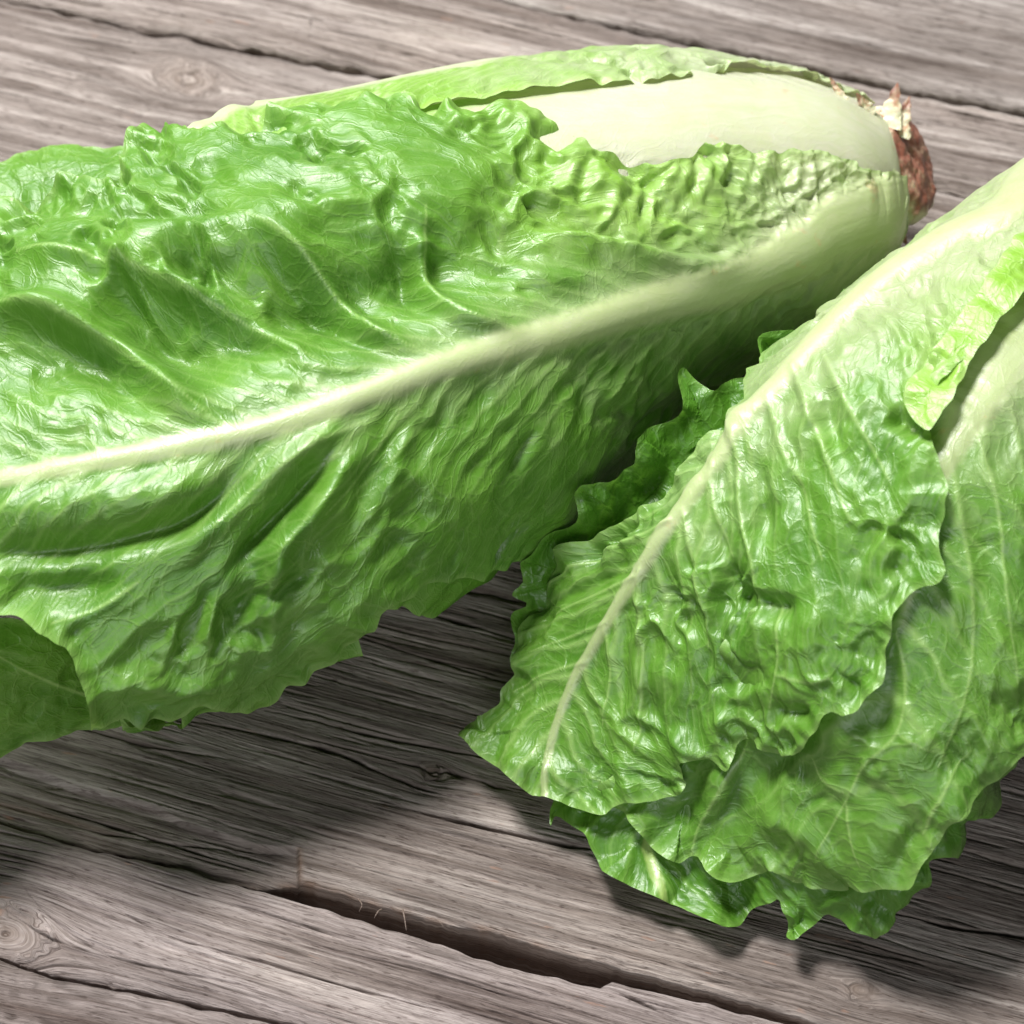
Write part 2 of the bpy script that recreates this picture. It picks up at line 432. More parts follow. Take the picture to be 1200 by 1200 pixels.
def leaf_material(name, dark, light, palec, ribc, veinc):
    m, nt = nt_new(name); L = nt.links
    out = nd(nt, 'ShaderNodeOutputMaterial')
    co = nd(nt, 'ShaderNodeTexCoord').outputs['Object']
    def ns(scale, det=4, rough=.55):
        n = nd(nt, 'ShaderNodeTexNoise', i={'Scale': scale, 'Detail': det, 'Roughness': rough}); L.new(co, n.inputs['Vector']); return n.outputs[0]
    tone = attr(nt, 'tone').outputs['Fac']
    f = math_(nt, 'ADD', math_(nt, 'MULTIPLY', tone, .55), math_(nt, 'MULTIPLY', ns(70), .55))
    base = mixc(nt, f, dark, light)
    base = mixc(nt, attr(nt, 'fresh').outputs['Fac'], base, mixc(nt, ns(150), (.20, .44, .025), (.34, .58, .085)))
    base = mixc(nt, math_(nt, 'MULTIPLY', attr(nt, 'vein').outputs['Fac'], .88), base, veinc)
    base = mixc(nt, attr(nt, 'pale').outputs['Fac'], base, palec)
    base = mixc(nt, math_(nt, 'MULTIPLY', attr(nt, 'edge').outputs['Fac'], .5), base, veinc)
    luv = attr(nt, 'luv').outputs['Vector']
    dn = nd(nt, 'ShaderNodeTexNoise', i={'Scale': 260.0, 'Detail': 3.0}); L.new(luv, dn.inputs['Vector'])
    dv = nd(nt, 'ShaderNodeVectorMath', operation='SCALE'); L.new(dn.outputs['Color'], dv.inputs[0]); dv.inputs['Scale'].default_value = .0026
    av = nd(nt, 'ShaderNodeVectorMath', operation='ADD'); L.new(luv, av.inputs[0]); L.new(dv.outputs[0], av.inputs[1])
    def net_(scale, wd):
        v = nd(nt, 'ShaderNodeTexVoronoi', feature='DISTANCE_TO_EDGE', i={'Scale': scale}); v.voronoi_dimensions = '2D'; L.new(av.outputs[0], v.inputs['Vector'])
        mr = nd(nt, 'ShaderNodeMapRange', i={'From Min': 0.0, 'From Max': wd, 'To Min': 1.0, 'To Max': 0.0}); L.new(v.outputs['Distance'], mr.inputs['Value']); return mr.outputs[0]
    n1 = net_(240, .09); n2 = net_(600, .12)
    netf = math_(nt, 'ADD', math_(nt, 'MULTIPLY', n1, .17), math_(nt, 'MULTIPLY', n2, .07))
    base = mixc(nt, netf, base, veinc)
    # rib: faint lengthwise mottling and little russet flecks
    rc = mixc(nt, ns(160, 5), ribc, tuple(c*k for c, k in zip(ribc, (.86, .93, .62))))
    smp = nd(nt, 'ShaderNodeMapping'); smp.inputs['Scale'].default_value = (45, 1100, 1); L.new(luv, smp.inputs['Vector'])
    sno = nd(nt, 'ShaderNodeTexNoise', i={'Scale': 1.0, 'Detail': 4.0, 'Roughness': .6}); L.new(smp.outputs[0], sno.inputs['Vector'])
    stk = ramp(nt, sno.outputs[0], [(.35, (0, 0, 0)), (.65, (1, 1, 1))])
    rc = mixc(nt, math_(nt, 'MULTIPLY', stk, .5), rc, tuple(c*k for c, k in zip(ribc, (.78, .90, .60))))
    fl = ramp(nt, ns(230, 3, .5), [(.0, (0, 0, 0)), (.66, (0, 0, 0)), (.76, (1, 1, 1)), (1, (1, 1, 1))])
    rc = mixc(nt, math_(nt, 'MULTIPLY', fl, .4), rc, (.62, .34, .16))
    col = mixc(nt, attr(nt, 'rib').outputs['Fac'], base, rc)
    b = nd(nt, 'ShaderNodeBump', i={'Strength': .36, 'Distance': .00030})
    nr = math_(nt, 'MULTIPLY_ADD', attr(nt, 'rib').outputs['Fac'], -.85, 1.0)
    h = math_(nt, 'MULTIPLY', nr, math_(nt, 'ADD', math_(nt, 'MULTIPLY', ns(520, 5, .65), 1.5), math_(nt, 'ADD', math_(nt, 'MULTIPLY', n1, .8), math_(nt, 'MULTIPLY', n2, .45))))
    h = math_(nt, 'ADD', h, math_(nt, 'MULTIPLY', ns(1600, 3), .3))
    L.new(h, b.inputs['Height'])
    p = nd(nt, 'ShaderNodeBsdfPrincipled')
    L.new(col, p.inputs['Base Color']); L.new(b.outputs[0], p.inputs['Normal'])
    rg = math_(nt, 'MULTIPLY_ADD', ns(300, 4), .34, .25)
    L.new(rg, p.inputs['Roughness'])
    p.inputs['Specular IOR Level'].default_value = .72; p.inputs['Coat Weight'].default_value = .05; p.inputs['Coat Roughness'].default_value = .18
    p.inputs['Subsurface Weight'].default_value = .12
    p.inputs['Subsurface Radius'].default_value = (.6, 1.0, .25)
    p.inputs['Subsurface Scale'].default_value = .002
    t = nd(nt, 'ShaderNodeBsdfTranslucent')
    tc = mixc(nt, 1.0, col, (1.0, 1.0, .6), 'MULTIPLY')
    g = nd(nt, 'ShaderNodeGamma', i={1: .8}); L.new(tc, g.inputs[0])
    L.new(g.outputs[0], t.inputs[0]); L.new(b.outputs[0], t.inputs['Normal'])
    mx = nd(nt, 'ShaderNodeMixShader')
    fc = math_(nt, 'MULTIPLY_ADD', attr(nt, 'rib').outputs['Fac'], -.16, .26)
    L.new(fc, mx.inputs[0]); L.new(p.outputs[0], mx.inputs[1]); L.new(t.outputs[0], mx.inputs[2])
    L.new(mx.outputs[0], out.inputs[0])
    return m
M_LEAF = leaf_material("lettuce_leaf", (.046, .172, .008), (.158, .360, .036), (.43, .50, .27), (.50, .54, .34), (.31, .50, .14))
M_BRIGHT = leaf_material("lettuce_leaf_fresh", (.15, .34, .025), (.29, .52, .085), (.55, .55, .42), (.59, .58, .48), (.42, .58, .22))
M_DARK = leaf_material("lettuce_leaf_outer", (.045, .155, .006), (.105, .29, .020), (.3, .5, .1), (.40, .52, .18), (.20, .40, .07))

def wood_material(name, tint, warm):
    m, nt = nt_new(name); L = nt.links
    out = nd(nt, 'ShaderNodeOutputMaterial')
    gv = attr(nt, 'grain').outputs['Vector']
    def ns(sx, sy, det=5, rough=.6, off=0.0):
        mp = nd(nt, 'ShaderNodeMapping'); mp.inputs['Scale'].default_value = (sx, sy, 1); mp.inputs['Location'].default_value = (off, off*1.7, off)
        L.new(gv, mp.inputs['Vector'])
        n = nd(nt, 'ShaderNodeTexNoise', i={'Scale': 1.0, 'Detail': det, 'Roughness': rough, 'Distortion': .0}); L.new(mp.outputs[0], n.inputs['Vector']); return n.outputs[0]
    band = ns(9, 260, 5, .6)
    fib = ns(50, 1700, 5, .7, 3.1)
    fine = ns(190, 3600, 4, .7, 7.7)
    blot = ns(16, 42, 4, .6, 1.3)
    pore = ns(330, 2300, 2, .5, 5.5)
    c1 = ramp(nt, band, [(.28, (.13, .105, .092)), (.45, (.25, .222, .205)), (.60, (.40, .370, .350)), (.78, (.52, .49, .465))])
    c2 = ramp(nt, fib, [(.30, (.27, .22, .20)), (.43, (.76, .74, .73)), (.55, (1.05, 1.05, 1.05)), (.75, (1.38, 1.38, 1.38))])
    c = mixc(nt, .82, c1, c2, 'MULTIPLY')
    c3 = ramp(nt, fine, [(.32, (.42, .38, .36)), (.47, (1, 1, 1)), (.72, (1.3, 1.3, 1.3))])
    c = mixc(nt, .7, c, c3, 'MULTIPLY')
    c4 = ramp(nt, pore, [(.30, (.25, .20, .18)), (.40, (1, 1, 1))])
    c = mixc(nt, .65, c, c4, 'MULTIPLY')
    bl = ramp(nt, blot, [(.3, tuple(x*.80 for x in tint)), (.55, tint), (.75, warm)])
    c = mixc(nt, 1.0, c, bl, 'MULTIPLY')
    rus = ramp(nt, ns(120, 500, 3, .5, 11.0), [(.69, (0, 0, 0)), (.76, (1, 1, 1))])
    c = mixc(nt, math_(nt, 'MULTIPLY', rus, .35), c, (.42, .20, .11))
    knot = attr(nt, 'knot').outputs['Fac']
    c = mixc(nt, math_(nt, 'MULTIPLY', knot, .55), c, (.17, .12, .085))
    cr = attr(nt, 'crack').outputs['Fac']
    c = mixc(nt, math_(nt, 'MULTIPLY', cr, .85), c, (.045, .032, .026))  # cracks coloured dark: shade painted in together with dirt
    raw = attr(nt, 'raw').outputs['Fac']
    c = mixc(nt, math_(nt, 'MULTIPLY', raw, math_(nt, 'MULTIPLY_ADD', fib, 1.2, -.05)), c, (.20, .105, .055))
    h = math_(nt, 'ADD', math_(nt, 'MULTIPLY', fib, 1.0), math_(nt, 'ADD', math_(nt, 'MULTIPLY', fine, .35), math_(nt, 'MULTIPLY', pore, .25)))
    b = nd(nt, 'ShaderNodeBump', i={'Strength': .8, 'Distance': .0011}); L.new(h, b.inputs['Height'])
    p = nd(nt, 'ShaderNodeBsdfPrincipled'); L.new(c, p.inputs['Base Color']); L.new(b.outputs[0], p.inputs['Normal'])
    p.inputs['Roughness'].default_value = .82; p.inputs['Specular IOR Level'].default_value = .25
    L.new(p.outputs[0], out.inputs[0])
    return m
WOODS = [wood_material("weathered_wood_a", (.98, .945, .915), (1.10, 1.04, .975)),
         wood_material("weathered_wood_b", (1.0, .94, .90), (1.10, 1.03, .965)),
         wood_material("weathered_wood_c", (.90, .83, .83), (1.0, .93, .90))]

# ------------------------------------------------------------------ the table of old planks
table = bpy.data.objects.new("wooden_table", None); SC.collection.objects.link(table)
table["kind"] = "structure"; table["label"] = "weathered grey wooden tabletop of cracked planks"
XE = [-700, 1900]
def ext(pl, sl=.24):
    pl = [tuple(p) for p in pl]
    a = pl[0]; b = pl[-1]
    return [(XE[0], a[1]-(a[0]-XE[0])*sl)]+pl+[(XE[1], b[1]+(XE[1]-b[0])*sl)]
G2a = ext([(560, -10), (600, 0), (650, 10), (700, 21), (800, 43), (910, 66), (973, 80), (1033, 94), (1077, 104), (1133, 114), (1200, 126)], .215)
G2b = ext([(560, -7), (600, 4), (650, 15), (700, 27), (800, 49), (910, 71), (973, 87), (1033, 101), (1077, 112), (1133, 121), (1200, 134)], .215)
G1a = ext([(17, -1), (60, 6), (127, 21), (165, 33), (213, 36), (255, 49), (300, 53), (365, 69), (400, 75), (433, 81), (700, 140), (1093, 216), (1143, 228)], .20)
G1b = ext([(17, 2), (60, 10), (127, 25), (165, 37), (213, 41), (255, 53), (300, 59), (365, 74), (400, 82), (433, 86), (700, 144), (1093, 219), (1143, 231)], .20)
GMa = ext([(0, 560), (600, 700), (1200, 850)], .24)
GMb = ext([(0, 562), (600, 702), (1200, 852)], .24)
G4a = ext([(0, 958), (96, 986), (187, 1003), (250, 1022), (300, 1035), (347, 1032), (400, 1046), (453, 1062), (507, 1077), (580, 1089), (650, 1111), (700, 1124), (804, 1152), (887, 1174), (950, 1194)], .27)
G4b = ext([(0, 963), (96, 992), (187, 1010), (267, 1031), (375, 1062), (458, 1087), (533, 1110), (600, 1133), (690, 1152), (704, 1155), (717, 1147), (783, 1162), (879, 1185), (933, 1199)], .27)
G5a = ext([(0, 1120), (62, 1140), (167, 1160), (250, 1177), (354, 1198)], .26)
G5b = ext([(0, 1124), (62, 1145), (167, 1165), (250, 1182), (354, 1204)], .26)
TOP = [(XE[0], -620), (XE[1], -100)]
BOT = [(XE[0], 1650), (XE[1], 2300)]
KN = [(220, 92, .0055), (510, 905, .0018), (6, 1094, .006), (1010, 1160, .002)]
CRACKS = {2: [([(190, 115), (100, 92), (30, 85), (-60, 60)], .0005, .0004), ([(185, 146), (140, 128), (90, 112), (0, 100)], .0006, .0004), ([(215, 82), (213, 92), (217, 103)], .0014, .0006), ([(217, 88), (230, 84), (240, 80)], .0009, .0005)],
 1: [([(250, 2), (330, 15), (440, 30), (560, 58)], .0009, .0005), ([(365, 18), (362, 48)], .0007, .0003), ([(395, 46), (470, 62), (540, 74)], .0009, .0005), ([(1107, 128), (1160, 140), (1260, 158)], .0016, .0009), ([(1060, 118), (1100, 125), (1180, 150), (1260, 165)], .0008, .0004), ([(1120, 160), (1160, 165), (1200, 172)], .0006, .0004)],
 3: [([(300, 830), (370, 845), (433, 860), (545, 882), (640, 905)], .0018, .0007), ([(225, 844), (333, 866), (400, 883), (443, 903), (500, 925), (560, 938)], .0022, .0008), ([(430, 938), (533, 961), (617, 980), (700, 996), (800, 1018)], .0028, .0007),
     ([(0, 822), (150, 868), (300, 895)], .0012, .0006), ([(930, 1040), (1067, 1074), (1130, 1088), (1200, 1097), (1300, 1120)], .0024, .0007), ([(0, 925), (90, 950), (250, 1000), (345, 1028)], .0018, .0006), ([(455, 893), (490, 897), (505, 904), (530, 904), (580, 920), (620, 930)], .0013, .0007),
     ([(430, 700), (560, 735), (640, 760)], .0018, .0009), ([(420, 745), (560, 790), (620, 805)], .0014, .0006), ([(0, 940), (120, 970), (240, 988), (350, 1000)], .0009, .0005), ([(348, 1004), (352, 1018), (346, 1030)], .0005, .0005), ([(700, 1120), (850, 1150), (1000, 1160)], .0006, .0004)],
 4: [([(60, 1000), (130, 1060), (200, 1098), (280, 1120), (420, 1160), (560, 1195)], .0010, .0005), ([(20, 1030), (60, 1075), (130, 1120), (240, 1145), (330, 1165)], .0009, .0005), ([(0, 1060), (60, 1100), (150, 1128)], .0007, .0004), ([(380, 1110), (520, 1145), (640, 1185)], .0008, .0005), ([(180, 1035), (330, 1075), (470, 1125)], .0006, .0004), ([(720, 1160), (760, 1178), (800, 1200)], .0012, .0006)],
 5: [([(0, 1150), (100, 1158), (200, 1190)], .0012, .0006), ([(-40, 1185), (60, 1200), (160, 1220)], .0008, .0005)],
 0: [([(900, -20), (1050, 10), (1200, 45)], .0007, .0004), ([(780, 10), (900, 30), (1000, 50), (1150, 80)], .0006, .0004), ([(1080, 5), (1140, 20), (1200, 30)], .0006, .0005)]}
LDIR = unproject(720., 1158., 0)-unproject(0., 963., 0); LDIR /= np.linalg.norm(LDIR)
WDIR = np.array([-LDIR[1], LDIR[0], 0])
def plank(k, top, bot, ztop, seed, nv, tilt=0.0, mat=None):
    xs = np.unique(np.concatenate([np.linspace(XE[0], -30, 60), np.linspace(-30, 1230, 640), np.linspace(1230, XE[1], 60)]))
    def ln(pl):
        pl = np.array(pl, float)
        y = np.interp(xs, pl[:, 0], pl[:, 1]); return unproject(xs, y, ztop)
    A = ln(top); B = ln(bot)
    ww = np.linalg.norm(A-B, axis=1).mean()
    t = np.linspace(0, 1, nv)
    P = A[:, None, :]*(1-t[None, :, None])+B[:, None, :]*t[None, :, None]
    S = Surf(P)
    L = P@LDIR; W = P@WDIR
    dT = t[None, :]*np.linalg.norm(A-B, axis=1)[:, None]; dB = (1-t)[None, :]*np.linalg.norm(A-B, axis=1)[:, None]
    de = np.minimum(dT, dB)
    # grain coordinate flows round the knots
    psi = W+fbm(L/.22, W/.06, seed+1, 3)*.0018
    knot = np.zeros_like(L)
    for kx, ky, r in KN:
        if not (0 <= 1): continue
        c = unproject(float(kx), float(ky), ztop); l0 = c@LDIR; w0 = c@WDIR
        if abs(w0-W).min() > .01: continue
        dl = (L-l0)/1.6; dw = W-w0; rr = np.hypot(dl, dw)+1e-9
        fl = dw*(1-np.minimum((r*1.0/rr)**2, 1)*.98)+w0
        ins = sm(r*1.1, r*.7, rr+.0012*noise(dl/.002, dw/.002, seed+2))
        wgt = np.exp(-(rr/(r*7))**2)
        psi = psi*(1-wgt)+(fl+(psi-W))*wgt
        psi = psi*(1-ins)+(rr*.8+w0+fbm(dl/.004, dw/.004, seed, 2)*.00022)*ins
        knot = np.maximum(knot, np.exp(-(rr/(r*1.0))**2)*(.6+.4*noise(dl/.0015, dw/.0015, seed+3)))
    z = np.zeros_like(L)
    z += .00016*noise(L/.05, psi/.0028, seed+5)+.00012*noise(L/.018, psi/.0011, seed+6)
    z += .0006*noise(L/.09, psi/.012, seed+7)
    fur = noise(L/.05, psi/.0042, seed+8); z -= .00035*sm(.25, .6, fur)
    z -= .0005*sm(.3, .55, noise(L/.022, psi/.0009, seed+9))
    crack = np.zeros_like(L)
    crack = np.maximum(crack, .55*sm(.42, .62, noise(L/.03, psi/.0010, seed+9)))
    for pts, dep, wd in CRACKS.get(k, []):
        pts2 = catmull(pts, 4)
        pts2 = pts2+np.stack([0*pts2[:, 0], 1.3*noise(pts2[:, 0]/14., pts2[:, 0]*0, seed+20)], 1)
        pw = unproject(pts2[:, 0], pts2[:, 1], ztop)
        ij = []
        ti = np.interp(pts2[:, 0], xs, np.arange(len(xs)))
        ya = np.interp(pts2[:, 0], np.array(top, float)[:, 0], np.array(top, float)[:, 1]); yb = np.interp(pts2[:, 0], np.array(bot, float)[:, 0], np.array(bot, float)[:, 1])
        # world fraction across
        pa = unproject(pts2[:, 0], ya, ztop); pb = unproject(pts2[:, 0], yb, ztop)
        fr = np.clip(np.linalg.norm(pw-pa, axis=1)/np.linalg.norm(pb-pa, axis=1), 0, 1)*(nv-1)
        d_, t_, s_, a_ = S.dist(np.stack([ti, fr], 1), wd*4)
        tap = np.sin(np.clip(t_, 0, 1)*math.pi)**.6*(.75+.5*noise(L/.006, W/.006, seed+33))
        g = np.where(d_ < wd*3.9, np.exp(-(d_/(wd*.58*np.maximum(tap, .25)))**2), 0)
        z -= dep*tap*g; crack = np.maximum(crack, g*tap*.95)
    z -= .0012*np.exp(-(de/.0011))*(1+.9*noise(L/.006, W*0, seed+11))
    raw = np.zeros_like(L)
    if k == 3:
        # chipped, split-off lower edge left of x=350 and freshly torn wood right of it
        xx = S.px[..., 0]; yy = S.px[..., 1]
        low = sm(352, 346, xx)*sm(.0075, .0066, dB+.001*noise(L/.012, L*0, 5)+.00002*(xx-350))*sm(-200, -20, xx)
        z -= .0022*low
        raw = .9*np.exp(-(dB/.0009)**2)*sm(250, 330, xx)*sm(760, 600, xx)*(.5+.6*noise(L/.004, W/.002, 9))
        raw = np.maximum(raw, .7*np.exp(-((xx-351)/4)**2)*(dB < .0075))
        raw = np.maximum(raw, .6*np.exp(-((dB-.005)/.0025)**2)*sm(200, 60, xx)*np.clip(noise(L/.02, psi/.002, 11)+.4, 0, 1))
    P = P.copy(); P[..., 2] += z
    # sides
    j = .00022
    wob = noise(L[:, :1]/.004, L[:, :1]*0, seed+12)[:, 0]*j
    P[:, :, :2] += (WDIR[:2]*0)[None, None]
    off0 = np.exp(-dT/.002)[..., None]*wob[:, None, None]*WDIR[None, None]
    off1 = np.exp(-dB/.002)[..., None]*(noise(L[:, :1]/.005, L[:, :1]*0+5, seed+13)[:, 0]*j)[:, None, None]*WDIR[None, None]
    P += off0+off1
    def side(E, sgn_):
        cols = []
        for q, dz in enumerate((.0016, .005, .010, .018)):
            c = E.copy(); c[:, 2] -= dz
            c += WDIR*(sgn_*(noise(xs/9., xs*0+q, seed+40)*.0004+(.0003 if q else 0)))[:, None]; cols.append(c)
        return cols
    sa = side(P[:, 0], +1); sb = side(P[:, -1], -1)
    ALL = np.concatenate([np.stack(sa[::-1], 1), P, np.stack(sb, 1)], 1)
    def padc(a, v=None):
        l = np.repeat(a[:, :1], 4, 1) if v is None else np.full((a.shape[0], 4), v)
        r = np.repeat(a[:, -1:], 4, 1) if v is None else np.full((a.shape[0], 4), v)
        return np.concatenate([l, a, r], 1)
    gpsi = padc(psi); dz = np.array([.018, .010, .005, .0016])
    gpsi[:, :4] += dz; gpsi[:, -4:] -= dz[::-1]
    grain = np.stack([padc(L), gpsi, np.full_like(gpsi, seed*3.7)], -1)
    nu, nw = ALL.shape[:2]; vid = np.arange(nu*nw).reshape(nu, nw)
    F = np.stack([vid[:-1, :-1], vid[1:, :-1], vid[1:, 1:], vid[:-1, 1:]], -1).reshape(-1, 4)
    if S.flip: F = F[:, ::-1]
    rw_ = padc(raw); rw_[:, -4:] = np.maximum(rw_[:, -4:], .55)*(1 if k == 3 else .3)
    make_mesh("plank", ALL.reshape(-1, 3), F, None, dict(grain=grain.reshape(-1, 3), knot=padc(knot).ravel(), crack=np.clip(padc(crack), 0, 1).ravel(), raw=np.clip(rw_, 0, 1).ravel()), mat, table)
plank(0, TOP, G2a, .000, 11, 150, mat=WOODS[0])
plank(1, G2b, G1a, -.0002, 22, 150, mat=WOODS[1])
plank(2, G1b, GMa, .0000, 33, 260, mat=WOODS[1])
plank(3, GMb, G4a, .000, 44, 330, mat=WOODS[1])
plank(4, G4b, G5a, -.0006, 55, 230, mat=WOODS[2])
plank(5, G5b, BOT, -.0004, 66, 90, mat=WOODS[2])
# loose fibres torn from the chipped edge
PL3 = [o for o in bpy.data.objects if o.name.startswith("plank")][3]
def fibre(pts, r):
    c = catmull([unproject(float(a), float(b), h) for a, b, h in pts], 6); n = len(c); a = np.linspace(0, 2*math.pi, 7)
    rr = r*np.linspace(1, .25, n)
    P = c[:, None]+rr[:, None, None]*(np.cos(a)[None, :, None]*RT+np.sin(a)[None, :, None]*UP)
    vid = np.arange(n*7).reshape(n, 7); F = np.stack([vid[:-1, :-1], vid[1:, :-1], vid[1:, 1:], vid[:-1, 1:]], -1).reshape(-1, 4)
    z = np.zeros(n*7); make_mesh("splinter", P.reshape(-1, 3), F, None, dict(grain=P.reshape(-1, 3), knot=z, crack=z, raw=z+.6), WOODS[1], PL3)
fibre([(472, 1066, 0), (474, 1076, .002), (476, 1090, .001)], .00022)
fibre([(447, 1066, 0), (443, 1068, .002), (439, 1075, .0015)], .00022)
fibre([(420, 1054, 0), (424, 1060, .002), (421, 1068, .001)], .00016)
fibre([(500, 1075, 0), (512, 1078, .0015), (520, 1086, .001)], .00014)
# unseen dark board added to block light coming up through the gaps
def box(name, x0, x1, y0, y1, z0, z1, mat, parent):
    V = np.array([(x, y, z) for x in (x0, x1) for y in (y0, y1) for z in (z0, z1)], float)
    F = np.array([(0, 1, 3, 2), (4, 6, 7, 5), (0, 4, 5, 1), (2, 3, 7, 6), (0, 2, 6, 4), (1, 5, 7, 3)])
    g = V.copy()
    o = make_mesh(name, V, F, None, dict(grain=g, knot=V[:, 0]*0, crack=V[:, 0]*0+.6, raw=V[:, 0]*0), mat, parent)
    o.data.polygons.foreach_set("use_smooth", np.zeros(6, bool)); return o
box("gap_blocker_board", -.36, .40, -.30, .34, -.045, -.0195, WOODS[2], table)

#@@HEADS
# ------------------------------------------------------------------ head on the left
def head(name, loc, label):
    o = bpy.data.objects.new(name, None); SC.collection.objects.link(o)
    o["label"] = label; o["category"] = "lettuce"; o["group"] = "romaine lettuce heads on the planks"
    return o
headA = head("romaine_lettuce", None, "romaine head on the left with long pale midrib and browned cut base")
headB = head("romaine_lettuce", None, "romaine head on the right cut off by the frame, leafy tip facing the front")

#             cx    cy   hw    b     zc
EA = Envelope([(1034, 192, 66, .0118, .030), (1016, 195, 84, .0150, .030), (968, 203, 114, .0200, .032), (890, 226, 150, .026, .033), (800, 240, 178, .032, .034), (650, 292, 222, .038, .037),
               (500, 366, 272, .043, .041), (350, 430, 315, .044, .042), (200, 480, 328, .043, .041), (50, 526, 328, .040, .038), (-120, 575, 300, .034, .033), (-260, 610, 230, .022, .024), (-340, 630, 120, .010, .016)])
def esurf(E, s0, s1, t0, t1, off, nu, nv):
    s = np.linspace(s0, s1, nu); th = np.linspace(t0, t1, nv)
    P = E.grid(s, th, off*(.3+.7*sm(0, 2.6, s))*(1-(.35 if E is not EA else 0)*sm(5.8, 7.3, s)) if off > 0 else off)
    if E is not EA: P[..., 2] *= (1-.34*sm(5.3, 7.3, s))[:, None]
    C = resample1(E.C, s, np.arange(E.nst))[:, None, :]
    return Surf(P, s, th, inner=C)
def sA(x):   # station number for a picture column on the left head
    c = EA.st[:, 0]; return float(np.interp(-x, -c, np.arange(len(c))))

# inner wrapping body leaves (keep the head closed all round)
S = esurf(EA, .1, 12, -178, 178, -.0120, 300, 300)
build_leaf(headA, S, [('e', .3, -178), ('e', sA(200), -178), ('e', sA(200), 178), ('e', .3, 178)], seed=91, ruffle=0, big=.0015,
           pale=lambda S, U, V, q: sm(.12, .0, U), wob=0, teeth=0)
# back leaf with rib showing along the top edge
S = esurf(EA, .05, 12, 60, 185, .0040, 620, 340)
build_leaf(headA, S, [(1010, 112), (960, 90), (890, 75), (800, 84), (700, 95), (600, 107), (510, 119), (440, 130), (340, 152), (250, 168), (215, 158), (228, 147), (262, 133), (300, 121), ('e', sA(440), 180), ('e', sA(700), 182), ('e', sA(900), 180), ('e', .1, 175), ('e', .1, 130)],
           rib=[('e', .5, 150), ('e', sA(900), 160), ('e', sA(700), 166), (560, 74), (440, 88), (330, 116), (226, 148)], ribw=[.005, .005, .005, .005, .005, .004], ribh=.001,
           seed=5, mat=M_BRIGHT, pale=lambda S, U, V, q: .32*sm(500, 640, S.px[..., 0])+.45*sm(640, 940, S.px[..., 0]), cell=.0028, celld=.0016, iso=0.0, ruffle=.0012, spacing=.005, cellmap=lambda S: 1.7, wob=.0003, teeth=.0002, fresh=lambda S, dm: sm(.0035, .0010, dm)*sm(860, 700, S.px[..., 0])*sm(430, 500, S.px[..., 0]))
# leaf with broad white stalk below it
S = esurf(EA, .0, 9, 30, 150, .0014, 420, 260)
build_leaf(headA, S, [('e', .03, 110), (1020, 128), (1000, 110), (960, 92), (880, 82), (800, 84), (700, 93), (600, 107), (500, 125), ('e', sA(350), 125), (400, 150), (480, 160), (560, 165), (650, 195), (760, 215), (870, 205), (960, 215), (1020, 235), ('e', .03, 45)],
           rib=[(1045, 190), (980, 150), (900, 140), (800, 140), (700, 140), (600, 150), (400, 200)], ribw=[.011, .013, .012, .010, .009, .006], ribh=.0015,
           seed=7, mat=M_BRIGHT, pale=lambda S, U, V, q: sm(500, 700, S.px[..., 0]), ruffle=.0, wob=.0001, teeth=0, big=.0002, celld=.0003)
# main leaf
SA1 = S = esurf(EA, .0, 12, -75, 155, .0064, 760, 560)
A1_poly = [('e', .03, 0), ('e', .03, 38), (1020, 200), (1000, 188), (975, 180), (930, 176), (880, 172), (842, 163), (815, 178), (780, 188), (745, 186), (705, 168), (680, 145), (640, 128), (605, 113), (560, 117), (505, 120), (455, 112), (415, 122),
    (375, 120), (335, 132), (318, 130), (290, 148), (262, 146), (228, 152), (200, 134), (178, 143), (145, 168), (127, 206), (82, 202), (62, 212), (25, 226), (-20, 238), ('e', sA(-60), 118), ('e', sA(-150), 110), ('e', 11.2, 80), ('e', 11.6, 50), ('e', 11.2, 0), ('e', sA(-150), -5), (-40, 712),
    (0, 717), (35, 727), (70, 750), (92, 782), (103, 815), (112, 848), (150, 845), (190, 852), (240, 830), (290, 831), (350, 797), (400, 765), (428, 742), (445, 715), (480, 700), (540, 680), ('e', sA(560), -38), ('e', sA(600), -60), ('e', sA(750), -65), ('e', sA(900), -65), ('e', .1, -50)]
A1_rib = [('e', .02, 15), (1000, 258), (950, 285), (900, 310), (850, 330), (800, 345), (700, 375), (600, 404), (500, 435), (400, 472), (300, 505), (200, 525), (100, 543), (0, 562), (-150, 590)]
